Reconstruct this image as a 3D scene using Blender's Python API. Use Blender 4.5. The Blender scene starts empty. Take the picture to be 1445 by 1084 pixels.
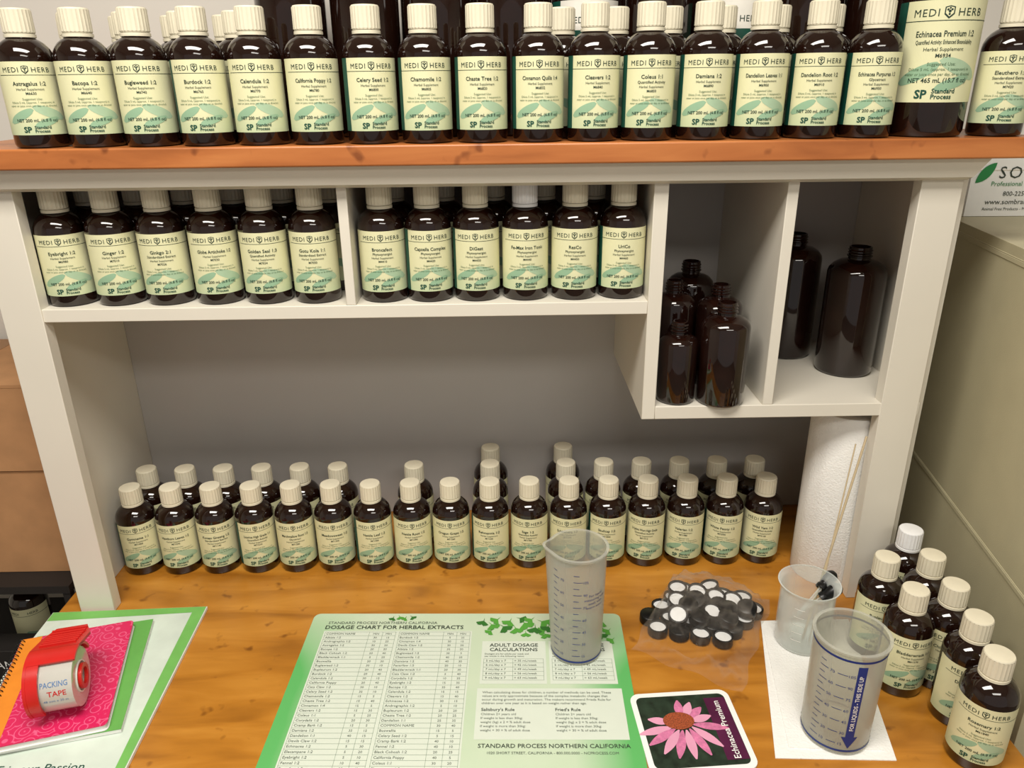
import bpy, math, random
from mathutils import Vector, Matrix, noise
random.seed(7)
S=0.00118; DZ=0.75
scene=bpy.context.scene
scene.view_settings.view_transform='Standard'
scene.view_settings.exposure=0.0

# ------------------------------------------------------------ materials
def lin(c):
    return tuple(((x/255)/12.92 if x/255<=.04045 else ((x/255+.055)/1.055)**2.4) for x in c)+(1,)
MATS={}
def nodes_of(name):
    m=bpy.data.materials.new(name);m.use_nodes=True
    nt=m.node_tree;b=nt.nodes['Principled BSDF'];return m,nt,b
def mat(name,c,rough=.5,metal=0,var=.06,scale=40,bump=0,coat=0,trans=0,ior=1.45,alpha=1,bscale=None,spec=None):
    if name in MATS:return MATS[name]
    m,nt,b=nodes_of(name)
    L=nt.links.new;tc=nt.nodes.new('ShaderNodeTexCoord')
    n=nt.nodes.new('ShaderNodeTexNoise');n.inputs['Scale'].default_value=scale;n.inputs['Detail'].default_value=4
    L(tc.outputs['Object'],n.inputs['Vector'])
    r=nt.nodes.new('ShaderNodeValToRGB');l=lin(c)
    r.color_ramp.elements[0].position=.3;r.color_ramp.elements[1].position=.7
    r.color_ramp.elements[0].color=tuple(x*(1-var) for x in l[:3])+(1,)
    r.color_ramp.elements[1].color=tuple(min(1,x*(1+var)) for x in l[:3])+(1,)
    L(n.outputs['Fac'],r.inputs['Fac']);L(r.outputs['Color'],b.inputs['Base Color'])
    b.inputs['Roughness'].default_value=rough;b.inputs['Metallic'].default_value=metal
    b.inputs['Coat Weight'].default_value=coat;b.inputs['Transmission Weight'].default_value=trans
    b.inputs['IOR'].default_value=ior;b.inputs['Alpha'].default_value=alpha
    if spec is not None:b.inputs['Specular IOR Level'].default_value=spec
    if bump:
        n2=nt.nodes.new('ShaderNodeTexNoise');n2.inputs['Scale'].default_value=bscale or scale*5;L(tc.outputs['Object'],n2.inputs['Vector'])
        bp=nt.nodes.new('ShaderNodeBump');bp.inputs['Strength'].default_value=bump;bp.inputs['Distance'].default_value=.002
        L(n2.outputs['Fac'],bp.inputs['Height']);L(bp.outputs['Normal'],b.inputs['Normal'])
    MATS[name]=m;return m
def see_through(name,c,lo,hi,rough=.15,tint=(245,245,240),bump=0,blend=.35):
    """thin clear/translucent plastic: transparent body plus a reflective, slightly milky skin"""
    m,nt,b=nodes_of(name);L=nt.links.new;out=nt.nodes['Material Output']
    tr=nt.nodes.new('ShaderNodeBsdfTransparent');tr.inputs[0].default_value=lin(tint)
    b.inputs['Base Color'].default_value=lin(c);b.inputs['Roughness'].default_value=rough
    mx=nt.nodes.new('ShaderNodeMixShader');fr=nt.nodes.new('ShaderNodeLayerWeight');fr.inputs['Blend'].default_value=blend
    tc=nt.nodes.new('ShaderNodeTexCoord');n=nt.nodes.new('ShaderNodeTexNoise');n.inputs['Scale'].default_value=28;n.inputs['Detail'].default_value=5;n.inputs['Distortion'].default_value=1.5;L(tc.outputs['Object'],n.inputs['Vector'])
    if bump:
        bp=nt.nodes.new('ShaderNodeBump');bp.inputs['Strength'].default_value=bump;bp.inputs['Distance'].default_value=.004;L(n.outputs['Fac'],bp.inputs['Height']);L(bp.outputs['Normal'],b.inputs['Normal']);L(bp.outputs['Normal'],fr.inputs['Normal'])
    mr=nt.nodes.new('ShaderNodeMapRange');mr.inputs['To Min'].default_value=lo;mr.inputs['To Max'].default_value=hi;L(fr.outputs['Facing'],mr.inputs['Value'])
    L(mr.outputs[0],mx.inputs[0]);L(tr.outputs[0],mx.inputs[1]);L(b.outputs[0],mx.inputs[2]);L(mx.outputs[0],out.inputs['Surface'])
    MATS[name]=m;return m
def wood(name,c1,c2,c3,rough=.35,sc=(2.2,16,16)):
    m,nt,b=nodes_of(name);L=nt.links.new
    tc=nt.nodes.new('ShaderNodeTexCoord');mp=nt.nodes.new('ShaderNodeMapping');mp.inputs['Scale'].default_value=sc
    L(tc.outputs['Object'],mp.inputs['Vector'])
    n=nt.nodes.new('ShaderNodeTexNoise');n.inputs['Scale'].default_value=2.2;n.inputs['Detail'].default_value=8;n.inputs['Distortion'].default_value=.6
    L(mp.outputs['Vector'],n.inputs['Vector'])
    r=nt.nodes.new('ShaderNodeValToRGB');e=r.color_ramp.elements
    e[0].position=.3;e[0].color=lin(c1);e[1].position=.72;e[1].color=lin(c3)
    k=e.new(.5);k.color=lin(c2)
    L(n.outputs['Fac'],r.inputs['Fac'])
    v=nt.nodes.new('ShaderNodeTexNoise');v.inputs['Scale'].default_value=34;v.inputs['Detail'].default_value=2
    L(tc.outputs['Object'],v.inputs['Vector'])
    r2=nt.nodes.new('ShaderNodeValToRGB');r2.color_ramp.elements[0].position=.27;r2.color_ramp.elements[1].position=.36
    r2.color_ramp.elements[0].color=(.5,.42,.35,1);r2.color_ramp.elements[1].color=(1,1,1,1)
    L(v.outputs['Fac'],r2.inputs['Fac'])
    mx=nt.nodes.new('ShaderNodeMix');mx.data_type='RGBA';mx.blend_type='MULTIPLY';mx.inputs[0].default_value=1
    L(r.outputs['Color'],mx.inputs[6]);L(r2.outputs['Color'],mx.inputs[7]);L(mx.outputs[2],b.inputs['Base Color'])
    b.inputs['Roughness'].default_value=rough;b.inputs['Coat Weight'].default_value=.15;b.inputs['Coat Roughness'].default_value=.25
    MATS[name]=m;return m
def label_mat(name,top,bot,h0,h1):
    m,nt,b=nodes_of(name);L=nt.links.new
    tc=nt.nodes.new('ShaderNodeTexCoord');sp=nt.nodes.new('ShaderNodeSeparateXYZ');L(tc.outputs['Object'],sp.inputs[0])
    mr=nt.nodes.new('ShaderNodeMapRange');mr.inputs['From Min'].default_value=h0*S;mr.inputs['From Max'].default_value=h1*S
    L(sp.outputs['Z'],mr.inputs['Value'])
    n=nt.nodes.new('ShaderNodeTexNoise');n.inputs['Scale'].default_value=45;L(tc.outputs['Object'],n.inputs['Vector'])
    ad=nt.nodes.new('ShaderNodeMath');ad.operation='MULTIPLY_ADD';ad.inputs[1].default_value=.5;L(n.outputs['Fac'],ad.inputs[0]);L(mr.outputs[0],ad.inputs[2])
    r=nt.nodes.new('ShaderNodeValToRGB');r.color_ramp.elements[0].position=.25;r.color_ramp.elements[1].position=.75
    r.color_ramp.elements[0].color=lin(bot);r.color_ramp.elements[1].color=lin(top)
    L(ad.outputs[0],r.inputs['Fac']);L(r.outputs['Color'],b.inputs['Base Color']);b.inputs['Roughness'].default_value=.45
    MATS[name]=m;return m

GLASS=mat('amber_glass',(27,12,7),.06,var=.25,coat=.6)
GLASSE=mat('amber_glass_empty',(27,12,8),.06,var=.3,coat=.5)
CAP=mat('cap_cream',(222,214,190),.45)
CAPW=mat('cap_white',(236,236,236),.4)
LAB=label_mat('label_paper',(222,220,178),(186,202,162),10,60)
INK=mat('ink_green',(24,50,38),.6)
INKL=mat('ink_light',(84,112,82),.6)
TEAL=mat('label_teal',(16,72,58),.5)
LEAF=mat('label_leaf',(146,180,148),.5)
LEAF2=mat('label_leaf_pale',(168,194,162),.5)
WHITE=mat('laminate',(220,214,200),.42,var=.02,scale=8)
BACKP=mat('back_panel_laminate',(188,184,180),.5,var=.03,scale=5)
WALL=mat('wall_paint',(214,209,200),.8,var=.02,scale=5)
FLOOR=mat('floor_carpet',(110,104,95),.9,var=.15,scale=60,bump=.3)
DESK=wood('desk_wood',(150,94,26),(180,118,38),(200,138,54),.28,(2.5,12,12))
TOPW=wood('shelf_wood',(152,86,40),(176,104,52),(192,120,64),.4)
CABM=mat('cabinet_paint',(190,182,150),.45,var=.03,scale=20,bump=.1,bscale=500)
CARD=mat('cardboard',(178,132,90),.85,var=.08,scale=30)
CARDT=mat('cardboard_tape',(150,108,68),.4)
PAPER=mat('paper_white',(236,236,232),.7,var=.02)
PTOW=mat('paper_towel',(238,237,233),.9,var=.03,bump=.5,bscale=350)
BLACK=mat('black_plastic',(9,10,12),.35)
DARK=mat('dark_shelf',(34,30,28),.6)
RED=mat('red_plastic',(200,34,30),.3)
BLUE=mat('ink_blue',(24,48,120),.5)
FROST=see_through('frosted_plastic',(214,214,206),.2,.75,.22,(238,238,230))
CLEAR=see_through('clear_glass',(246,250,248),.07,1.0,.03,(248,250,248),blend=.4)
TEXTD=mat('ink_dark',(50,60,50),.6)

# ------------------------------------------------------------ mesh builder
class B:
    def __init__(s):s.v=[];s.f=[];s.m=[];s.sm=[];s.mats=[]
    def mi(s,m):
        if m not in s.mats:s.mats.append(m)
        return s.mats.index(m)
    def add(s,vs,fs,m,smooth=False,M=None):
        o=len(s.v);k=s.mi(m)
        for p in vs:
            p=Vector(p)
            if M is not None:p=M@p
            s.v.append(p)
        for f in fs:s.f.append([i+o for i in f]);s.m.append(k);s.sm.append(smooth)
    def box(s,x0,x1,y0,y1,z0,z1,m,M=None):
        vs=[(x,y,z) for z in(z0,z1) for y in(y0,y1) for x in(x0,x1)]
        s.add(vs,[(0,2,3,1),(4,5,7,6),(0,1,5,4),(2,6,7,3),(0,4,6,2),(1,3,7,5)],m,False,M)
    def lathe(s,prof,n,m,M=None,rad=None,smooth=True):
        vs=[];fs=[];rings=[]
        for r,z in prof:
            if r<1e-6:rings.append([len(vs)]);vs.append((0,0,z))
            else:
                st=len(vs);rings.append(list(range(st,st+n)))
                for i in range(n):
                    a=2*math.pi*i/n;rr=r*(rad(i) if rad else 1);vs.append((rr*math.cos(a),rr*math.sin(a),z))
        for A,C in zip(rings,rings[1:]):
            for i in range(n):
                j=(i+1)%n
                if len(A)==1 and len(C)==1:continue
                if len(A)==1:fs.append((A[0],C[j],C[i]))
                elif len(C)==1:fs.append((A[i],A[j],C[0]))
                else:fs.append((A[i],A[j],C[j],C[i]))
        s.add(vs,fs,m,smooth,M)
    def tube(s,pts,r,m,n=8,closed=False):
        pts=[Vector(p) for p in pts];vs=[];fs=[];N=len(pts)
        for i,p in enumerate(pts):
            a=pts[(i-1)%N] if (closed or i>0) else p; b=pts[(i+1)%N] if (closed or i<N-1) else p
            t=(b-a).normalized();u=t.orthogonal().normalized() if i==0 else (u-t*u.dot(t)).normalized();w=t.cross(u)
            for k in range(n):
                g=2*math.pi*k/n;vs.append(p+u*r*math.cos(g)+w*r*math.sin(g))
        for i in range(N if closed else N-1):
            for k in range(n):
                j=(i+1)%N;fs.append((i*n+k,i*n+(k+1)%n,j*n+(k+1)%n,j*n+k))
        if not closed:fs.append(tuple(reversed(range(n))));fs.append(tuple(range((N-1)*n,N*n)))
        s.add(vs,fs,m,True)
    def poly(s,pts,z,m,M=None):
        s.add([(x,y,z) for x,y in pts],[tuple(range(len(pts)))],m,False,M)
    def obj(s,name,loc=(0,0,0),rz=0,sharp=40,bevel=0,bseg=2):
        me=s.mesh(name,sharp);return place(name,me,loc,rz,bevel,bseg)
    def mesh(s,name,sharp=40):
        me=bpy.data.meshes.new(name);me.from_pydata([tuple(p*S) for p in s.v],[],s.f)
        for m in s.mats:me.materials.append(m)
        me.polygons.foreach_set('material_index',s.m);me.polygons.foreach_set('use_smooth',s.sm)
        me.update()
        me.set_sharp_from_angle(angle=math.radians(sharp));return me
def place(name,me,loc,rz=0,bevel=0,bseg=2):
    ob=bpy.data.objects.new(name,me);scene.collection.objects.link(ob)
    ob.location=(loc[0]*S,loc[1]*S,loc[2]*S+DZ);ob.rotation_euler=(0,0,math.radians(rz))
    if bevel:
        md=ob.modifiers.new('bevel','BEVEL');md.width=bevel*S;md.segments=bseg;md.limit_method='ANGLE'
    return ob

# ------------------------------------------------------------ text
TC={}
def text2d(t,bold=0,sp=1):
    k=(t,bold,sp)
    if k in TC:return TC[k]
    cu=bpy.data.curves.new('txt','FONT');cu.body=t;cu.size=1;cu.resolution_u=2;cu.offset=bold;cu.align_x='CENTER';cu.space_character=sp
    ob=bpy.data.objects.new('txt',cu);scene.collection.objects.link(ob)
    bpy.context.view_layer.update()
    me=bpy.data.meshes.new_from_object(ob.evaluated_get(bpy.context.evaluated_depsgraph_get()))
    vs=[(v.co.x,v.co.y) for v in me.vertices];fs=[tuple(p.vertices) for p in me.polygons]
    bpy.data.objects.remove(ob);bpy.data.curves.remove(cu);bpy.data.meshes.remove(me)
    TC[k]=(vs,fs);return TC[k]
def put_text(b,t,x,y,size,m,f,bold=0,maxw=None,align='c',sp=1):
    vs,fs=text2d(t,bold,sp)
    if not vs:return
    x0=min(v[0] for v in vs);x1=max(v[0] for v in vs);w=(x1-x0)*size
    sx=size if not maxw or w<=maxw else size*maxw/w
    cx=(x0+x1)/2 if align=='c' else (x0 if align=='l' else x1)
    b.add([f(x+(vx-cx)*sx,y+vy*size) for vx,vy in vs],fs,m)
def wrapf(R,off):
    def f(a,z):
        t=a/R;return ((R+off)*math.sin(t),-(R+off)*math.cos(t),z)
    return f
def strip(b,a0,a1,z0f,z1f,m,f,n):
    vs=[];fs=[]
    for i in range(n+1):
        a=a0+(a1-a0)*i/n;vs+= [f(a,z0f(a)),f(a,z1f(a))]
    for i in range(n):fs.append((2*i,2*i+2,2*i+3,2*i+1))
    b.add(vs,fs,m,True)
def rect(b,a0,a1,z0,z1,m,f,n=12):strip(b,a0,a1,lambda a:z0,lambda a:z1,m,f,n)
def leaf(b,a0,z0,ra,rz,k,m,f,n=12):
    g=lambda a,s:z0+k*(a-a0)+s*rz*math.sqrt(max(0,1-((a-a0)/ra)**2))
    strip(b,a0-ra,a0+ra,lambda a:g(a,-1),lambda a:g(a,1),m,f,n)

# ------------------------------------------------------------ bottles
R0=26.3
def bottle_mesh(name,title=None,sub=None,code=None,strip_l=False,full=True,capm=None,sc=1.0,tall=0,zr=None,net='NET 200 mL (6.8 fl oz)'):
    b=B();R=R0*sc;k=sc;h=tall
    prof=[(0,0),(22*k,0),(25*k,1),(R,4*k),(R,84*k+h),(25.6*k,89*k+h),(23.5*k,94*k+h),(20*k,98.5*k+h),(16*k,101.5*k+h),(13.2,103*k+h),(12.8,106*k+h),(12.5,112*k+h)]
    b.lathe(prof,40,GLASS)
    c=capm or CAP;zb=103.5*k+h
    b.lathe([(12.9,zb),(14.3,zb+.3),(14.3,zb+3.2),(13,zb+3.6)],40,c)
    b.lathe([(12.9,zb+4),(13.6,zb+4),(13.9,zb+5)],48,c)
    b.lathe([(13.9,zb+5),(13.8,zb+25)],72,c,rad=lambda i:1.0 if i%3 else 1.035,smooth=False)
    b.lathe([(13.85,zb+25),(13.2,zb+26.3),(12,zb+26.6),(0,zb+26.6)],48,c)
    z0,z1=zr if zr else (13*k,81.5*k)
    f0=wrapf(R,.15);f1=wrapf(R,.3);f2=wrapf(R,.42);f3=wrapf(R,.52)
    W=38*k
    rect(b,-W,W,z0,z1,LAB,f0,28)
    if not full:
        rect(b,-W,W,z1-12.4*k,z1-11.8*k,INK,f1,20)
        for s_,tx in((-13,'MEDI'),(13,'HERB')):put_text(b,tx,s_*k,z1-9.5*k,6.2*k,INK,f2,maxw=17*k)
        leaf(b,-12*k,30*k,13*k,5*k,.5,LEAF,f1);leaf(b,12*k,34*k,14*k,5*k,-.4,LEAF,f1)
        return b.mesh(name)
    if strip_l:rect(b,-W,-27.5*k,z0,z1,TEAL,f1,6)
    rect(b,-27.5*k,W,z1-12.6*k,z1-12.1*k,INK,f1,20)
    zc=z0-13*k
    leaf(b,-13*k,zc+31*k,13*k,4.5*k,.45,LEAF,f1);leaf(b,14*k,zc+34*k,15*k,5*k,-.35,LEAF2,f1);leaf(b,10*k,zc+25*k,12*k,3.6*k,.3,LEAF,f2)
    put_text(b,'MEDI',-13.6*k,z1-9.8*k,6.6*k,INK,f2,.0,maxw=18*k,sp=1.15);put_text(b,'HERB',13.8*k,z1-9.8*k,6.6*k,INK,f2,.0,maxw=18*k,sp=1.15)
    # shield emblem: outline ring, bars and flower dots
    strip(b,-3*k,3*k,lambda a:z1-11.4*k+abs(a)*.9,lambda a:z1-3.6*k-abs(a)*.25,INK,f2,6)
    strip(b,-2.3*k,2.3*k,lambda a:z1-10.2*k+abs(a)*.9,lambda a:z1-4.3*k-abs(a)*.25,LAB,wrapf(R,.46),6)
    for da,dz,r in((0,0,.9),(-1.2,1.0,.7),(1.2,1.0,.7),(0,-1.7,.7),(0,1.9,.6)):
        leaf(b,da*k,z1-7*k+dz*k,r*k,r*k,0,INK,f3,6)
    cx=1
    put_text(b,title,cx,z1-22*k,5.2*k,INK,f3,.012,maxw=37*k)
    zz=z1-26.5*k
    if sub:
        put_text(b,sub,cx,zz,3.7*k,INK,f3,.008,maxw=36*k);zz-=4.2*k
    put_text(b,'Herbal Supplement',cx,zz,3.2*k,INK,f3,0);zz-=4*k
    put_text(b,code or 'M6630',cx,zz,3.4*k,INK,f3,.01);zz-=5*k
    put_text(b,'Suggested Use:',cx,zz,2.9*k,INKL,f3);zz-=3.1*k
    put_text(b,'Dilute 5 mL (approx. 1 teaspoon) in',cx,zz,2.7*k,INKL,f3,maxw=42*k);zz-=3.1*k
    put_text(b,'water or juice once per day, or as directed.',cx,zz,2.7*k,INKL,f3,maxw=44*k)
    put_text(b,net,cx,z0+12.5*k,4.1*k,INK,f3,.014,maxw=38*k)
    # maker mark: solid block monogram
    put_text(b,'SP',-9*k,z0+2.6*k,7.6*k,TEAL,f3,.03,maxw=11*k)
    put_text(b,'Standard',-2.6*k,z0+5.8*k,4.2*k,TEAL,f3,.02,align='l');put_text(b,'Process',-2.6*k,z0+2.2*k,4.2*k,TEAL,f3,.02,align='l')
    return b.mesh(name)
BN='tincture_bottle'
plain=bottle_mesh('bottle_plain',full=False)
def jit(a):return random.uniform(-a,a)
def face(x,y,k=.9):return -math.degrees(math.atan2(x,y))*k
TB=[('Astragalus 1:2','M6630'),('Bacopa 1:2','M6640'),('Bugleweed 1:2','M6740'),('Burdock 1:2','M6765'),('Calendula 1:2','M6770'),('California Poppy 1:2','M6780'),('Celery Seed 1:2','M6800'),('Chamomile 1:2','M6805'),('Chaste Tree 1:2','M6820'),('Cinnamon Quills 1:4','M6832'),('Cleavers 1:2','M6840'),('Coleus 1:1','M6850'),('Damiana 1:2','M6890'),('Dandelion Leaves 1:1','M6900'),('Dandelion Root 1:2','M6910'),('Echinacea Purpurea 1:2','M6950')]
for k,(t,c) in enumerate(TB):
    sub={11:'Quantified Activity',15:'Glycetract'}.get(k)
    me=bottle_mesh('b',t,sub,c,strip_l=(k>=6 or k==3))
    x=-475.8+k*57.2+jit(.8)
    place(BN,me,(x,838+jit(1),590),face(x,838)+jit(4)+(7 if k>9 else 2 if k>5 else -4))
for k in range(15):
    if k<4 or k>=9: place(BN,plain,(-448+k*57.2,889,590),jit(10)+face(-448+k*57.2,889))
for k in range(16):
    if k<4: place(BN,plain,(-476+k*57.2,941,590),jit(10))
place('large_tincture_bottle',bottle_mesh('bb','Echinacea Premium 1:2','Quantified Activity: Enhanced Bioavailability','M6934',strip_l=True,sc=1.5,tall=24,zr=(34,128),net='NET 465 mL (15.7 fl oz)'),(451.5,853,590),face(451,853)+8)
place(BN,bottle_mesh('b','Eleuthero 1:2','Standardized Extract','M7420'),(521,838,590),face(520,838)+6)
LABW=mat('label_white',(226,222,212),.5)
def stock_mesh(label):
    b=B();R=38
    b.lathe([(0,0),(34,0),(37,2),(38,6),(38,158),(36,166),(31,174),(24,180),(18,183),(15,186),(15,192)],40,GLASS)
    b.lathe([(15,188),(17,188),(17,210),(15.5,212),(0,212)],40,BLACK)
    if label:
        f0=wrapf(R,.2);rect(b,-48,48,30,140,LABW,f0,28);rect(b,-48,-30,30,140,TEAL,wrapf(R,.35),6)
        rect(b,-30,48,92,110,TEAL,wrapf(R,.3),20)
        put_text(b,'MEDI HERB',4,117,9,INK,wrapf(R,.5),.003,sp=1.1)
    return b.mesh('stock')
st0,st1=stock_mesh(0),stock_mesh(1)
for i,x in enumerate([-232,-150,-68,14]):
    place('stock_bottle',st0,(x,945+(i%2)*4,590),0)
for x,m in ((98,st1),(182,st0),(268,st1),(350,st0),(432,st0)):
    place('stock_bottle',m,(x,955,590),face(x,955))
for i in range(9): place('stock_bottle',st0,(-250+i*84,1038,590),0)

MBL=[('Eyebright 1:2',None,'M6980'),('Ginger 1:2',None,'M7010'),('Ginkgo 2:1','Standardized Extract','M7026'),('Globe Artichoke 1:2',None,'M7030'),('Golden Seal 1:3','Quantified Activity','M7034'),('Gotu Kola 1:1','Standardized Extract','M7050')]
for k,(t,s,c) in enumerate(MBL):
    x=-500.3+k*57+jit(.8)
    place(BN,bottle_mesh('b',t,s,c),(x,870+jit(1),414.4),face(x,870)-7+jit(4))
MBR=['Broncafect','Capsella Complex','DiGest','Fe-Max Iron Tonic','ResCo','UriCo']
XS=[-137,-84,-29.5,26.5,83,138]
for k,t in enumerate(MBR):
    place(BN,bottle_mesh('b',t,'Phytosynergist','M44%d0'%(k+1),strip_l=k in(1,2,5),capm=CAPW if k==3 else None),(XS[k],870+jit(1),414.4),face(XS[k],870)+jit(4))
for k in range(6): place(BN,plain,(-490+k*57,925,414.4),jit(10))
for k in range(5): place(BN,plain,(-130+k*60,925,414.4),jit(10))

BBT=[('Gymnema 1:1',None),('Hawthorn Leaves 1:2',None),('Korean Ginseng 1:2','Standardized Extract'),('Licorice High Grade 1:1','Quantified Activity'),('Marshmallow Root 1:5','Glycetract'),('Meadowsweet 1:2',None),('Nettle Leaf 1:2',None),('Nettle Root 1:2',None),('Oregon Grape 1:2',None),('Rehmannia 1:2',None),('Sage 1:2','Quantified Activity'),('Schisandra 1:2',None),('Skullcap 1:2',None),('St Johns Wort High Grade',"Quantified Activity"),('Valerian 1:2',None),('White Peony 1:2',None),('Wild Yam 1:2','Quantified Activity')]
for k,(t,s) in enumerate(BBT):
    x=-524+k*55.7
    place(BN,bottle_mesh('b',t,s,'M7%d0'%(100+k*7),strip_l=k%3==0),(x,938+jit(.8),0),face(x,938,.7)-3+jit(5))
for k in [0,1,2,3,4,5,7,9,11,12,13,14,15,16]:
    place(BN,plain,(-524+k*55.7,991.5,0),jit(12))
for k in [9,11]: place(BN,plain,(-524+k*55.7,1045,0),jit(12))
RB=[(500,798),(444,742),(498.5,744),(446,681),(494,688),(487,633),(475,579)]
RN=['Passionflower 1:2','Bupleurum 1:2','Thyme 1:2','Bladderwrack 1:1','Chickweed 1:2','Devils Claw 1:2','Rosemary 1:2']
for i,(x,y) in enumerate(RB):
    place(BN,bottle_mesh('b',RN[i],None,'M6%d0'%(130+i*9),capm=CAPW if i==0 else None),(x,y,0),face(x,y)+[20,14,24,22,12,16,2][i])

def empty_mesh(R,H):
    b=B();nk=max(9,R*.38);t=1.5
    zs=H-16-(R-nk)*.75
    P=[(0,0),(R*.85,0),(R*.96,1.5),(R,4),(R,zs),(R*.96,zs+(R-nk)*.22),(R*.82,zs+(R-nk)*.48),(R*.62,zs+(R-nk)*.66),(nk,H-16)]
    P+=[(nk,H-13),(nk+1.6,H-12),(nk+1.6,H-11),(nk,H-10),(nk,H-8.5),(nk+1.3,H-7.8),(nk,H-6.6),(nk,H-5.2),(nk+1.3,H-4.4),(nk,H-3),(nk,H-.5),(nk-.6,H),(nk-2,H)]
    P+=[(nk-2.2,H-14),(R*.6-t,zs+(R-nk)*.6),(R-t,zs),(R-t,5),(R*.8,3),(0,3)]
    b.lathe(P,40,GLASSE);return b.mesh('empty_bottle')
for x,y,R,H in [(209,858,23,100),(262,852,28.5,124),(212,912,26,136),(270,912,28,130),(246,972,30,146),(455,952,36,166),(400,1025,36,170)]:
    place('empty_amber_bottle',empty_mesh(R,H),(x,y,283.8),0)

# ------------------------------------------------------------ hutch
b=B()
b.box(-590,560,806,1105,569,589.8,TOPW);tb=b.obj('shelf_top_board_part',bevel=2,bseg=3)
h=B()
h.box(-566,-521,834,852,0.2,569,WHITE);h.box(453.7,499,834,852,0.2,569,WHITE)
h.box(-572,-556,852,1087,0.2,569,WHITE);h.box(501,515,852,1087,0.2,569,WHITE)
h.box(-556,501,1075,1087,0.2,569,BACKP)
h.box(-556,165,836,1075,399,414.2,WHITE)
h.box(-177.5,-166.5,837,1075,414.2,569,WHITE)
h.box(165,181,835,1075,267,569,WHITE)
h.box(310,322.5,836,1075,283.6,569,WHITE)
h.box(181,501,835,1075,267,283.6,WHITE)
h.box(-580,506,838,852,544,569,WHITE)
ho=h.obj('hutch_frame_part',bevel=.8)
a=B()
vs=[(-582,833,545),(500,833,545),(-582,822,549),(501,822,549),(-588,814,569),(512,814,569),(-580,840,569),(505,840,569),(-580,840,545),(500,840,545)]
a.add(vs,[(0,1,3,2),(2,3,5,4),(4,5,7,6),(8,9,1,0),(1,9,7,5,3),(0,2,4,6,8)],WHITE);ao=a.obj('hutch_moulding_part')
hut=bpy.data.objects.new('desk_hutch',None);scene.collection.objects.link(hut);hut.location=(0,834*S,DZ)
bpy.context.view_layer.update()
for o,n in((tb,'top_board'),(ho,'frame'),(ao,'moulding')):
    o.name=n;o.parent=hut;o.matrix_parent_inverse=hut.matrix_world.inverted()
d=B()
d.box(-597,527,440,1100,-25,0,DESK)
d.box(-590,-560,450,1090,-630,-25,WHITE);d.box(490,520,450,1090,-630,-25,WHITE);d.box(-560,490,1060,1085,-400,-25,WHITE)
d.obj('desk',bevel=2.5,bseg=3)

# ------------------------------------------------------------ room
F=-DZ/S
r=B();r.box(-1900,1900,-1600,1140,F-20,F,FLOOR);r.obj('floor')
r=B();r.box(-1900,1900,1120,1140,F,1450,WALL);r.obj('wall_back')
r=B();r.box(-1920,-1900,-1600,1140,F,1450,WALL);r.obj('wall_left')
r=B();r.box(1900,1920,-1600,1140,F,1450,WALL);r.obj('wall_right')
r=B();r.box(-1900,1900,-1600,1140,1450,1470,WALL);r.obj('ceiling')

ang=-9.4
c=B();Ht=471.5;c.box(0,330,0,505,F+8,Ht,CABM)
for z in (Ht-12,137,-190): c.box(-.6,330.6,-.8,505.6,z-1.4,z,CABM)
c.box(20,310,-2,0,Ht-330,Ht-20,CABM);c.box(110,220,-14,-2,Ht-70,Ht-56,DARK)
for z in (Ht-17,132):c.box(-1,0,4,500,z-2,z+3.5,CABM)
c.obj('filing_cabinet',(537,602,0),ang,bevel=4,bseg=3)
c=B();c.box(0,260,0,70,0,76,PAPER);c.box(-.8,261,-.8,70.8,60,61,WHITE)
ff=lambda x,z:(x,-.9,z)
GRN=mat('leaf_green',(40,130,70),.5)
put_text(c,'SOMBRA',36,50,22,TEXTD,ff,align='l',sp=1.25);put_text(c,'Professional Therapies',28,40,8.5,GRN,ff,align='l')
put_text(c,'800-225-3963',46,27,8.5,TEXTD,ff,align='l');put_text(c,'www.sombrausa.com',24,16,9.5,TEXTD,ff,align='l');put_text(c,'Animal Free Products - Made in USA',22,8,5.5,TEXTD,ff,align='l')
vs=[];N=10
for i in range(N+1):
    t=i/N;x=6+t*24;z=44+t*26;w=9*math.sin(math.pi*t)**.8
    vs+=[(x-w*.5,-.9,z+w*.6),(x+w*.5,-.9,z-w*.6)]
c.add(vs,[(2*i,2*i+1,2*i+3,2*i+2) for i in range(N)],GRN)
c.obj('shipping_box',(626,1032,Ht+.6),-2)

# ------------------------------------------------------------ left side
c=B();c.box(-960,-605,880,1105,-4,8,DARK);c.box(-960,-605,880,1105,-190,-178,DARK);c.box(-960,-605,880,1105,-520,-508,DARK)
for x in(-958,-617):
    for y in(882,1093):c.box(x,x+10,y,y+10,F,-4,DARK)
c.obj('storage_rack')
c=B();c.box(-900,-606,915,1100,0,160,CARD);c.box(-903,-604,912,1103,162,286,CARD)
c.box(-780,-720,914,1101,60,60.5,CARDT);c.box(-790,-730,911.6,1103.5,252,286.4,CARDT);c.box(-904,-603,911.8,1103.3,281,282,CARDT)
c.obj('cardboard_box',(0,0,8.6),0,bevel=1)
place(BN,plain,(-748,990,-177.6),10)
c=B();c.box(-60,60,-20,20,0,52,DARK);put_text(c,'SAMPLE',0,20,20,PAPER,lambda x,z:(x,-20.6,z));c.obj('sample_carton',(-738,928,-177.6),0,bevel=1)

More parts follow.
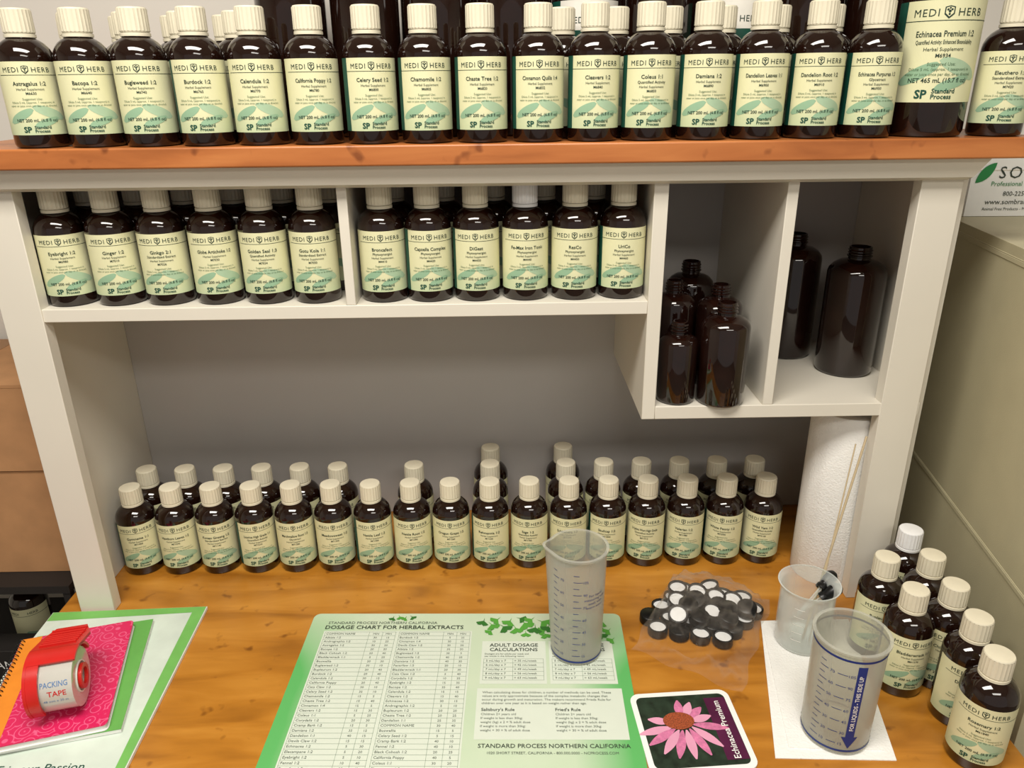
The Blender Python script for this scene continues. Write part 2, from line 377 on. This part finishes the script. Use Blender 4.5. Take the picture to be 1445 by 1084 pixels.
# ------------------------------------------------------------ flat helpers
def rrect(w,h,r,n=6):
    P=[]
    for cx,cy,a0 in((w/2-r,h/2-r,0),(-w/2+r,h/2-r,90),(-w/2+r,-h/2+r,180),(w/2-r,-h/2+r,270)):
        for i in range(n+1):
            t=math.radians(a0+90*i/n);P.append((cx+r*math.cos(t),cy+r*math.sin(t)))
    return P
def slab(b,P,z0,z1,m,mt=None):
    n=len(P);b.add([(x,y,z0) for x,y in P]+[(x,y,z1) for x,y in P],[tuple(reversed(range(n)))]+[(i,(i+1)%n,n+(i+1)%n,n+i) for i in range(n)],m)
    b.add([(x,y,z1) for x,y in P],[tuple(range(n))],mt or m)
def q(b,x0,x1,y0,y1,z,m):b.poly([(x0,y0),(x1,y0),(x1,y1),(x0,y1)],z,m)

m_,nt,bs=nodes_of('mat_green');L=nt.links.new
tc=nt.nodes.new('ShaderNodeTexCoord');n=nt.nodes.new('ShaderNodeTexNoise');n.inputs['Scale'].default_value=9;L(tc.outputs['Object'],n.inputs['Vector'])
sp=nt.nodes.new('ShaderNodeSeparateXYZ');L(tc.outputs['Object'],sp.inputs[0])
ab=nt.nodes.new('ShaderNodeMath');ab.operation='ABSOLUTE';L(sp.outputs['X'],ab.inputs[0])
mr=nt.nodes.new('ShaderNodeMapRange');mr.inputs['From Min'].default_value=.15;mr.inputs['From Max'].default_value=.238;L(ab.outputs[0],mr.inputs['Value'])
my=nt.nodes.new('ShaderNodeMapRange');my.inputs['From Min'].default_value=.17;my.inputs['From Max'].default_value=.02;my.inputs['To Max'].default_value=1;L(sp.outputs['Y'],my.inputs['Value'])
mm=nt.nodes.new('ShaderNodeMath');mm.operation='MULTIPLY';L(mr.outputs[0],mm.inputs[0]);L(my.outputs[0],mm.inputs[1])
ad=nt.nodes.new('ShaderNodeMath');ad.operation='MULTIPLY_ADD';ad.inputs[1].default_value=.3;L(n.outputs['Fac'],ad.inputs[0]);L(mm.outputs[0],ad.inputs[2])
rr=nt.nodes.new('ShaderNodeValToRGB');e=rr.color_ramp.elements;e[0].position=.12;e[0].color=lin((200,214,188));e[1].position=.95;e[1].color=lin((96,178,100))
L(ad.outputs[0],rr.inputs['Fac']);L(rr.outputs['Color'],bs.inputs['Base Color']);bs.inputs['Roughness'].default_value=.3
MG=m_
LINE=mat('table_line',(140,156,138),.6);PANEL=mat('table_panel',(212,220,206),.35,var=.01);G2=mat('ginkgo_green',(84,156,60),.5);G3=mat('ginkgo_green_dark',(50,112,44),.5)
TEXTM=mat('ink_mid',(92,102,92),.6)
c=B();W_,H_=398,258
slab(c,rrect(W_,H_,9),0,1.6,PAPER,MG)
def mt(u,v):return (-W_/2+u,H_/2-v)
def tx(t,u,v,s,m=TEXTM,bold=0,maxw=None,al='l'):
    x,y=mt(u,v);put_text(c,t,x,y,s,m,lambda X,Y:(X,Y,2.2),bold,maxw,al)
tx('STANDARD PROCESS NORTHERN CALIFORNIA',22,21,6.6,TEXTM,0,160);tx('DOSAGE CHART FOR HERBAL EXTRACTS',20,30.5,9.5,TEXTD,.012,188)
def panel(u0,u1,v0,v1,m=PANEL,z=1.8):
    x0,y0=mt(u0,v0);x1,y1=mt(u1,v1);q(c,x0,x1,y1,y0,z,m)
panel(20,208,34,250)
rows=30
for i in range(rows+1):
    v=36+i*7;panel(22,112,v,v+.4,LINE,2.0);panel(116,206,v,v+.4,LINE,2.0)
for u in(22,78,95,111.5,116,172,189,205.5):panel(u,u+.4,36,36+rows*7,LINE,2.0)
hn=['COMMON NAME','Albizia 1:2','Andrographis 1:2','Astragalus 1:2','Bacopa 1:2','Black Cohosh 1:2','Bladderwrack 1:1','Boswellia','Bugleweed 1:2','Bupleurum 1:2','Burdock 1:2','Calendula 1:2','California Poppy','Cats Claw 1:2','Celery Seed 1:2','Chamomile 1:2','Chaste Tree 1:2','Cinnamon 1:4','Cleavers 1:2','Coleus 1:1','Corydalis 1:2','Cramp Bark 1:2','Damiana 1:2','Dandelion 1:1','Devils Claw 1:2','Echinacea 1:2','Elecampane 1:2','Eyebright 1:2','Fennel 1:2','Feverfew 1:5']
for i,t in enumerate(hn):
    v=36+i*7+5.3;tx(t,24,v,4.8,TEXTM,0,50);tx(hn[(i*7+3)%30] if i else t,118,v,4.8,TEXTM,0,50)
    for u in(87,103,181,197):tx(str(random.choice([5,10,15,20,25,30,35,40])) if i else 'MIN',u,v,4.4,TEXTM,0,13,'c')
panel(222,300,53,125);panel(304,382,53,125);panel(220,385,132,205,PANEL,1.8)
for a0,t1,t2 in((222,'ADULT DOSAGE','CALCULATIONS'),(304,'CHILD DOSAGE','CALCULATIONS')):
    tx(t1,a0+39,63,8,TEXTD,.012,None,'c');tx(t2,a0+39,71,8,TEXTD,.012,None,'c')
    tx('Dosages are for adults per week and',a0+4,77,3.6,TEXTM,0,70);tx('per bottle in the following ratios:',a0+4,81,3.6,TEXTM,0,66)
    for i in range(6):
        v=84+i*7;panel(a0+3,a0+75,v,v+.4,LINE,2.0)
        if i<5:tx('%d mL/day x 7'%(5+i),a0+6,v+5.2,4.6);tx('= %d mL/week'%(35+i*7),a0+40,v+5.2,4.6)
    for u in(a0+3,a0+38,a0+74.5):panel(u,u+.4,84,119,LINE,2.0)
for i,t in enumerate(['When calculating doses for children, a number of methods can be used. These','values are only approximate because of the complex metabolic changes that','occur during growth and maturation. The makers recommend Frieds Rule for','children over one year as it is based on weight rather than age.']):
    tx(t,226,140+i*5.4,4.6,TEXTM,0,150)
for u,t in((226,"Salisbury's Rule"),(308,"Fried's Rule")):
    tx(t,u,166,6,TEXTD,.012)
    for i,s_ in enumerate(['Children 2+ years old','If weight is less than 30kg:','weight (kg) x 2 = % adult dose','If weight is more than 30kg:','weight + 30 = % of adult dose']):tx(s_,u,172+i*5.6,4.4,TEXTM,0,72)
tx('STANDARD PROCESS NORTHERN CALIFORNIA',225,216,7.5,TEXTD,.004,170);tx('1020 SHORT STREET, CALIFORNIA - 800.000.0000 - NCPROCESS.COM',235,224,4.5,TEXTM,0,150)
def ginkgo(u,v,s,a,m,z):
    x,y=mt(u,v);P=[(x,y)]
    for i in range(13):
        t=math.radians(a-58+116*i/12);rr_=s*(1-.28*math.exp(-((i-6)/1.1)**2)+.04*math.sin(i*2.6));P.append((x+rr_*math.cos(t),y+rr_*math.sin(t)))
    c.add([(p[0],p[1],z) for p in P],[(0,i,i+1) for i in range(1,13)],m)
    t=math.radians(a+180);n_=math.radians(a+90)
    c.add([(x+.5*math.cos(n_),y+.5*math.sin(n_),z),(x-.5*math.cos(n_),y-.5*math.sin(n_),z),(x+s*.6*math.cos(t+.2),y+s*.6*math.sin(t+.2),z)],[(0,1,2)],m)
for i,(u,v,s,a) in enumerate([(222,15,10,250),(232,22,11,300),(240,12,10,220),(247,26,12,310),(256,15,11,240),(263,29,11,285),(268,10,9,330),(274,19,13,300),(284,12,10,220),(288,28,12,260),(296,16,12,320),(300,34,10,200),(305,26,11,240),(312,14,11,280),(318,32,10,310),(322,12,10,240),(232,34,8,230),(300,40,9,290),(104,9,6,250),(112,7,6,290),(120,9,6,240),(128,7,6,310),(336,14,11,250),(345,27,12,300),(350,16,12,250),(362,26,13,290),(374,16,11,240),(368,40,11,300),(381,33,9,220),(384,50,8,220),(356,38,10,250),(276,38,8,270)]):
    ginkgo(u,v,s,a,G2 if i%3 else G3,2.3+.05*(i%5))
c.obj('dosage_chart_mat',(-57,685,.2),-1.6)

# ------------------------------------------------------------ coaster
c=B();slab(c,rrect(112,108,11),0,2,PAPER)
CG=mat('photo_dark_green',(36,50,38),.4,var=.5,scale=90);CM=mat('photo_maroon',(80,24,60),.4,var=.2);PK=mat('petal_pink',(206,118,158),.5,var=.2,scale=200);OR=mat('cone_orange',(150,72,40),.6,var=.6,scale=600);PK2=mat('petal_pink_pale',(222,156,184),.5)
c.add([(x,y,2.15) for x,y in rrect(100,96,7)],[tuple(range(28))],CG)
q(c,26,49.5,-42,42,2.3,CM)
def petal(x,y,a,l,w,m,z):
    P=[];N=8
    for i in range(N+1):
        t=i/N;P.append((t*l,w*math.sin(math.pi*min(1,t*.9+.05))))
    P+= [(p[0],-p[1]) for p in reversed(P)]
    ca,sa=math.cos(math.radians(a)),math.sin(math.radians(a))
    c.add([(x+p[0]*ca-p[1]*sa,y+p[0]*sa+p[1]*ca,z) for p in P],[tuple(range(len(P)))],m)
for i,a_ in enumerate([205,225,246,264,284,304,326,348,15,40,62,84,165]):
    petal(-8+12*math.cos(math.radians(a_)),8+9*math.sin(math.radians(a_)),a_+(-14 if 200<a_<330 else 0),38 if 200<a_<350 else 24,5,PK if i%2 else PK2,2.4+.05*(i%3))
N=24;c.add([(-10+17*math.cos(2*math.pi*i/N),12+12*math.sin(2*math.pi*i/N),2.7) for i in range(N)],[tuple(range(N))],OR)
put_text(c,'Echinacea Premium',0,0,10,PAPER,lambda X,Y:(41-Y,X-2,2.6),.01,78)
c.obj('drink_coaster',(194,616,.2),3)

# ------------------------------------------------------------ stationery stack
GRNB=mat('booklet_green',(104,172,84),.4);GRND=mat('magazine_green',(116,182,92),.4);PAS=mat('magazine_pale',(208,220,208),.4,var=.08,scale=25)
c=B();c.box(-100,100,-140,140,0,4,PAPER);c.box(-99.5,99.5,-139.5,139.5,4,4.4,PAS)
c.poly([(-99,139),(99,139),(99,60),(84,128),(-99,122)],4.7,GRND);c.poly([(99,60),(99,-139),(90,-139),(86,0),(84,128)],4.75,GRND)
put_text(c,'NATURE is our Passion',-10,-117,14,TEAL,lambda X,Y:(X,Y,4.9),maxw=180)
c.obj('magazine',(-494,692,.2),2)
c=B();c.box(-67,67,-92,92,0,4.5,PAPER);c.box(-67.3,67.3,-92.3,92.3,4.5,5.2,GRNB)
c.obj('green_booklet',(-501,699,5.3),13)
m_,nt,bs=nodes_of('paisley_pink');L=nt.links.new
tc=nt.nodes.new('ShaderNodeTexCoord');v=nt.nodes.new('ShaderNodeTexVoronoi');v.inputs['Scale'].default_value=62;L(tc.outputs['Object'],v.inputs['Vector'])
w=nt.nodes.new('ShaderNodeMath');w.operation='MULTIPLY';w.inputs[1].default_value=20;L(v.outputs['Distance'],w.inputs[0])
sn=nt.nodes.new('ShaderNodeMath');sn.operation='SINE';L(w.outputs[0],sn.inputs[0])
rr=nt.nodes.new('ShaderNodeValToRGB');rr.color_ramp.elements[0].position=.55;rr.color_ramp.elements[0].color=lin((214,34,92));rr.color_ramp.elements[1].position=.95;rr.color_ramp.elements[1].color=lin((230,96,138))
L(sn.outputs[0],rr.inputs['Fac']);L(rr.outputs['Color'],bs.inputs['Base Color']);bs.inputs['Roughness'].default_value=.4
ORG=mat('orange_cover',(232,140,44),.4)
c=B();slab(c,rrect(126,176,5),0,1,PAPER);slab(c,rrect(122,173,4),1,7,PAPER);slab(c,rrect(126,176,5),7,8.2,m_)
q(c,-62.5,-40,-87.5,87.5,8.45,ORG)
for i in range(26):
    y=-82+i*6.55
    c.tube([(-62+4.6*math.cos(t),y,6.8+6*math.sin(t)) for t in [2*math.pi*k/10 for k in range(10)]],.6,BLACK,5,True)
c.obj('spiral_notebook',(-511,690,11),15.5)

# tape dispenser
c=B()
TAPE=mat('clear_tape',(196,194,186),.1,var=.03,coat=.6);CORE=mat('tape_core',(228,226,222),.5);PB=mat('tape_print',(96,130,176),.4)
Mx=Matrix.Rotation(math.radians(90),4,'Y')
c.lathe([(17,-20),(31,-20),(31,20),(17,20),(17,-20)],48,TAPE,Mx)
c.lathe([(15.5,-21),(17,-21),(17,21),(15.5,21),(15.5,-21)],40,CORE,Mx)
def fb(X,Y):  # wraps text round the roll: X along the axis, Y along the circumference
    t=2.75+ -Y/31;return (X,31.25*math.cos(t),31.25*math.sin(t))
put_text(c,'PACKING',3,2,8,PB,fb,.01,26);put_text(c,'TAPE',5,-8,8,RED,fb,.01,20)
put_text(c,'48 mm x 20 m',3,-15,4,PB,fb,0,26)
def arc_band(a0,a1,r0,r1,x0,x1,m,n=24):
    vs=[]
    for i in range(n+1):
        t=math.radians(a0+(a1-a0)*i/n);
        for rr_,x in((r0,x0),(r0,x1),(r1,x1),(r1,x0)):vs.append((x,rr_*math.cos(t),rr_*math.sin(t)))
    fs=[]
    for i in range(n):
        for k in range(4):fs.append((i*4+k,i*4+(k+1)%4,i*4+4+(k+1)%4,i*4+4+k))
    fs+=[(0,3,2,1),(n*4,n*4+1,n*4+2,n*4+3)]
    c.add(vs,fs,m,True)
arc_band(0,360,9,24,-24,-21,RED,36)
arc_band(0,360,24,27,-24,-21,RED,36)
arc_band(20,112,33,36,-25,23,RED)
arc_band(112,215,33,35.5,-25,-11,RED)
arc_band(15,215,22,36,-25,-22,RED)
arc_band(0,360,9,13.5,20.5,24,RED,30)
vs=[(-25,9,35),(23,9,35),(-25,46,22),(23,46,22),(-17,66,18),(15,66,18)]
c.add([(x,y,z) for x,y,z in vs]+[(x,y,z-3.5) for x,y,z in vs],[(0,1,3,2),(2,3,5,4),(7,6,8,9),(9,8,10,11),(0,2,8,6),(2,4,10,8),(1,7,9,3),(3,9,11,5),(4,5,11,10)],RED)
for i in range(7):
    y=18+i*6.5;z=35-(y-9)*.35 if y<46 else 22-(y-46)*.2
    c.box(-19,17,y,y+2.4,z-.5,z+1.4,RED)
c.obj('tape_dispenser',(-482,650,55.6),14)

# ------------------------------------------------------------ napkin
c=B();N=16
def sheet(cor,z0,mt_,amp,seed,thick=.8):
    rs=random.Random(seed);ph=[rs.uniform(0,6) for _ in range(6)];vs=[]
    for j in range(N+1):
        for i in range(N+1):
            u,v_=i/N,j/N;p=(cor[0]*(1-u)+cor[1]*u)*(1-v_)+(cor[3]*(1-u)+cor[2]*u)*v_
            z=z0+amp*(.5+.25*math.sin(u*9+ph[0]+v_*5)+.25*math.sin(v_*11+ph[1]-u*4))
            vs.append((p.x,p.y,z+thick))
    fs=[(j*(N+1)+i,j*(N+1)+i+1,(j+1)*(N+1)+i+1,(j+1)*(N+1)+i) for j in range(N) for i in range(N)]
    c.add(vs,fs,mt_,True)
    rim=[i for i in range(N+1)]+[(j*(N+1)+N) for j in range(1,N+1)]+[N*(N+1)+i for i in range(N-1,-1,-1)]+[j*(N+1) for j in range(N-1,0,-1)]
    sv=[vs[k] for k in rim]+[(vs[k][0],vs[k][1],.1) for k in rim];n_=len(rim)
    c.add(sv,[(i,(i+1)%n_,n_+(i+1)%n_,n_+i) for i in range(n_)],mt_,True)
sheet([Vector((272,578,0)),Vector((394,572,0)),Vector((438,790,0)),Vector((325,790,0))],0,PTOW,.5,1)
sheet([Vector((290,590,0)),Vector((386,584,0)),Vector((414,755,0)),Vector((322,770,0))],1,PTOW,.3,2,.9)
c.obj('paper_napkin',sharp=80)

# measuring cups
def cup(name,rb,rt,H,loc,rz,spout,big):
    c=B();t=1.4
    P=[(0,0),(rb-1,0),(rb,1),(rt,H-3),(rt+2.2,H-2),(rt+2.2,H),(rt-t,H),(rb-t,2.5),(0,2.5)]
    n=56;vs=[];rings=[]
    sa=math.pi-math.radians(rz)
    for r_,z in P:
        if r_<1e-6:rings.append([len(vs)]);vs.append((0,0,z));continue
        rings.append(list(range(len(vs),len(vs)+n)))
        for i in range(n):
            a=2*math.pi*i/n;d=abs((a-sa+math.pi)%(2*math.pi)-math.pi);k=spout*math.exp(-(d/.28)**2)*max(0,(z-H+22)/22)
            vs.append(((r_+k)*math.cos(a),(r_+k)*math.sin(a),z+k*.3))
    fs=[]
    for A,C in zip(rings,rings[1:]):
        for i in range(n):
            j=(i+1)%n
            if len(A)==1:fs.append((A[0],C[j],C[i]))
            elif len(C)==1:fs.append((A[i],A[j],C[0]))
            else:fs.append((A[i],A[j],C[j],C[i]))
    c.add(vs,fs,FROST,True)
    rz_=lambda z:rb+(rt-rb)*z/H+.35
    f=lambda a,z:(rz_(z)*math.sin(a/rb),-rz_(z)*math.cos(a/rb),z)
    rect(c,-math.pi*rb,math.pi*rb,4,6.5,BLUE,f,56)
    for col,(a0,tt) in enumerate(((-30,1),(-4,2)) if not big else ((-24,1),(-6,2))):
        for i in range(14):
            if big and col==1 and i%2:continue
            z=14+i*(H-34)/13
            rect(c,a0,a0+(6 if i%2 else 9),z,z+.7,BLUE,f,4)
            if i%2==0:put_text(c,str((i//2+1)*(10 if tt==1 else 15)),a0+13,z-1.5,4.8,BLUE,f)
    if not big:
        for i,s_ in enumerate(['For liquid','measuring only','wash with','warm water']):put_text(c,s_,22,H-50-i*5.4,4.6,BLUE,f)
    else:
        rect(c,11,19.5,24,H-14,BLUE,f,5)
        vs=[];
        for i in range(7):
            a=7+16.5*i/6;k=1-abs(i-3)/3;vs+=[f(a,24),f(a,24-15*k)]
        c.add(vs,[(2*i,2*i+2,2*i+3,2*i+1) for i in range(6)],BLUE)
        g=lambda X,Y:((rz_(H/2+4+X)+.3)*math.sin((17.2-Y)/rb),-(rz_(H/2+4+X)+.3)*math.cos((17.2-Y)/rb),H/2+4+X)
        put_text(c,'FOR LIQUIDS - THIS SIDE UP',0,0,5.6,PAPER,g,.015,maxw=H-46)
        rect(c,-math.pi*rb,math.pi*rb,H-10,H-7.5,BLUE,f,56)
    c.obj(name,loc,rz)
cup('graduated_measuring_cup',30.5,33,148,(83,744,2.6),-7,7,False)
cup('liquid_measuring_cup',34,35.5,128,(346,612,3.2),-29,0,True)

# beaker with rods
c=B();P=[(0,0),(28,0),(31,1.5),(32,5),(32,76),(33,80),(35.5,84),(35,85),(31.5,80.5),(30.6,76),(30.6,6),(28,3),(0,2.6)]
c.lathe(P,48,CLEAR)
c.tube([(35.3*math.cos(t),35.3*math.sin(t),84.6) for t in [2*math.pi*k/48 for k in range(48)]],.8,CLEAR,8,True)
f=wrapf(32,.3)
for i in range(5):rect(c,-26,-14,20+i*11,20.8+i*11,PAPER,f,4)
bk=c.obj('beaker_part')
c=B()
def rodd(a,b_,r,m):c.tube([a,Vector(a).lerp(Vector(b_),.5),b_],r,m,10)
ROD=mat('glass_rod',(186,168,136),.15,var=.02)
rodd((0,-5,5),(86,92,232),1.5,ROD);rodd((6,-10,5),(74,92,222),.9,ROD)
def bulb(p,d):
    d=Vector(d).normalized();M=Matrix.Translation(p)@d.to_track_quat('Z','Y').to_matrix().to_4x4()
    c.lathe([(0,-60),(1.0,-60),(1.8,-45),(2.0,0),(0,0)],12,CLEAR,M)
    c.lathe([(5,-4),(7,-3.5),(7,1),(5.5,3),(7,8),(8,14),(7.4,20),(4,24),(0,25)],24,BLACK,M)
bulb((22,4,60),(.9,.1,.6));bulb((24,16,66),(.8,.5,.55))
rd=c.obj('stirring_rods_part')
bh=bpy.data.objects.new('glass_beaker',None);scene.collection.objects.link(bh);bh.location=(362*S,752*S,DZ+3*S)
bk.parent=bh;rd.parent=bh;bk.location=(0,0,0);rd.location=(0,0,0);bk.name='beaker_glass';rd.name='stirring_rods'

# paper towel roll
c=B();prof=[(18,0),(45,0),(46,2),(46,248),(45,250),(18,250)]
c.lathe(prof,56,PTOW,rad=lambda i:1+.006*math.sin(i*1.7));c.lathe([(18,250),(16.5,250),(16.5,0),(18,0)],32,CARD)
c.box(0,44,-46.4,-45.4,0,249,PTOW)
c.obj('paper_towel_roll',(451,902,.2),0)

# bag of bottle caps
c=B();rs=random.Random(3)
LIN=mat('cap_liner',(232,234,236),.5)
def addcap(x,y,z,tx_,ty_,up):
    M=Matrix.Translation((x,y,z))@Matrix.Rotation(tx_,4,'X')@Matrix.Rotation(ty_,4,'Y')
    if not up:M=M@Matrix.Translation((0,0,11))@Matrix.Rotation(math.pi,4,'X')
    c.lathe([(0,0),(11.5,0),(12.5,1),(12.5,11),(10.2,11),(10,8)],36,BLACK,M,rad=lambda i:1 if i%2 else .975,smooth=False)
    c.lathe([(10,8.6),(0,8.6)],36,LIN,M)
hc=Vector((250,798))
for j in range(-4,5):
    for i in range(-4,5):
        x=i*26+(j%2)*13;y=j*23
        X=x*.96+y*.25;Y=-x*.28+y*.96
        if (X/72)**2+(Y/60)**2<1:
            addcap(hc.x+X+rs.uniform(-1,1),hc.y+Y*.95,2,rs.uniform(-.06,.06),rs.uniform(-.06,.06),rs.random()<.7)
for k in range(15):
    a_=k*2.4;rr_=14+k*2.6;addcap(hc.x+rr_*math.cos(a_)*1.05+6,hc.y+rr_*math.sin(a_)*.8,14.5+rs.uniform(0,4),rs.uniform(-.1,.5),rs.uniform(-.3,.3),k%5!=0 and k%3!=1)
FILM=see_through('thin_plastic_film',(216,206,194),.02,.42,.08,(253,252,250),bump=.8,blend=.25)
cor=[Vector((150,742,0)),Vector((264,668,0)),Vector((352,830,0)),Vector((236,892,0))]
NB=56;vs=[]
for j in range(NB+1):
    for i in range(NB+1):
        u,v_=i/NB,j/NB
        uu=u+.02*math.sin(v_*17);vv=v_+.02*math.sin(u*13)
        p=(cor[0]*(1-uu)+cor[1]*uu)*(1-vv)+(cor[3]*(1-uu)+cor[2]*uu)*vv
        dx,dy=(p.x-hc.x)/90,(p.y-hc.y)/78;g=max(0,1-(dx*dx+dy*dy))
        e=min(1,min(u,1-u,v_,1-v_)*9)
        z=.8+e*(5+36*g**.45 if g>0 else 5)+e*7*(noise.noise((u*7,v_*7,2.2)))+e*4*noise.noise((u*18,v_*18,1))
        vs.append((p.x,p.y,max(.6,z)))
c.add(vs,[(j*(NB+1)+i,j*(NB+1)+i+1,(j+1)*(NB+1)+i+1,(j+1)*(NB+1)+i) for j in range(NB) for i in range(NB)],FILM,True)
c.obj('bag_of_bottle_caps',sharp=60)

# ------------------------------------------------------------ lights
def panel_light(name,x,y,z,sx,sy,power,col=(1,.95,.87)):
    l=bpy.data.lights.new(name,'AREA');l.shape='RECTANGLE';l.size=sx;l.size_y=sy;l.energy=power;l.color=col
    o=bpy.data.objects.new(name,l);scene.collection.objects.link(o);o.location=(x,y,z);return o
panel_light('ceiling_light',-.25,.2,2.42,1.2,.45,36)
panel_light('ceiling_light',.5,-1.0,2.42,1.2,.45,20)
w=bpy.data.worlds.new('world');scene.world=w;w.use_nodes=True
w.node_tree.nodes['Background'].inputs[0].default_value=(1,.96,.91,1);w.node_tree.nodes['Background'].inputs[1].default_value=.36

# ------------------------------------------------------------ camera
f_,p,yw,r_=1072,.378,.01107,.01129
fwd0=Vector((0,math.cos(p),-math.sin(p)));up0=Vector((0,math.sin(p),math.cos(p)));rt0=Vector((1,0,0))
Rz=Matrix.Rotation(-yw,3,'Z')
fwd,up,rt=Rz@fwd0,Rz@up0,Rz@rt0
dn=-up
ri=rt*math.cos(r_)+dn*math.sin(r_);di=-rt*math.sin(r_)+dn*math.cos(r_)
M=Matrix((ri,-di,-fwd)).transposed().to_4x4();M.translation=Vector((0,0,DZ+647.4*S))
cam=bpy.data.cameras.new('camera');cam.sensor_width=36;cam.lens=f_/1445*36;cam.clip_start=.01
co=bpy.data.objects.new('camera',cam);scene.collection.objects.link(co);co.matrix_world=M;scene.camera=co
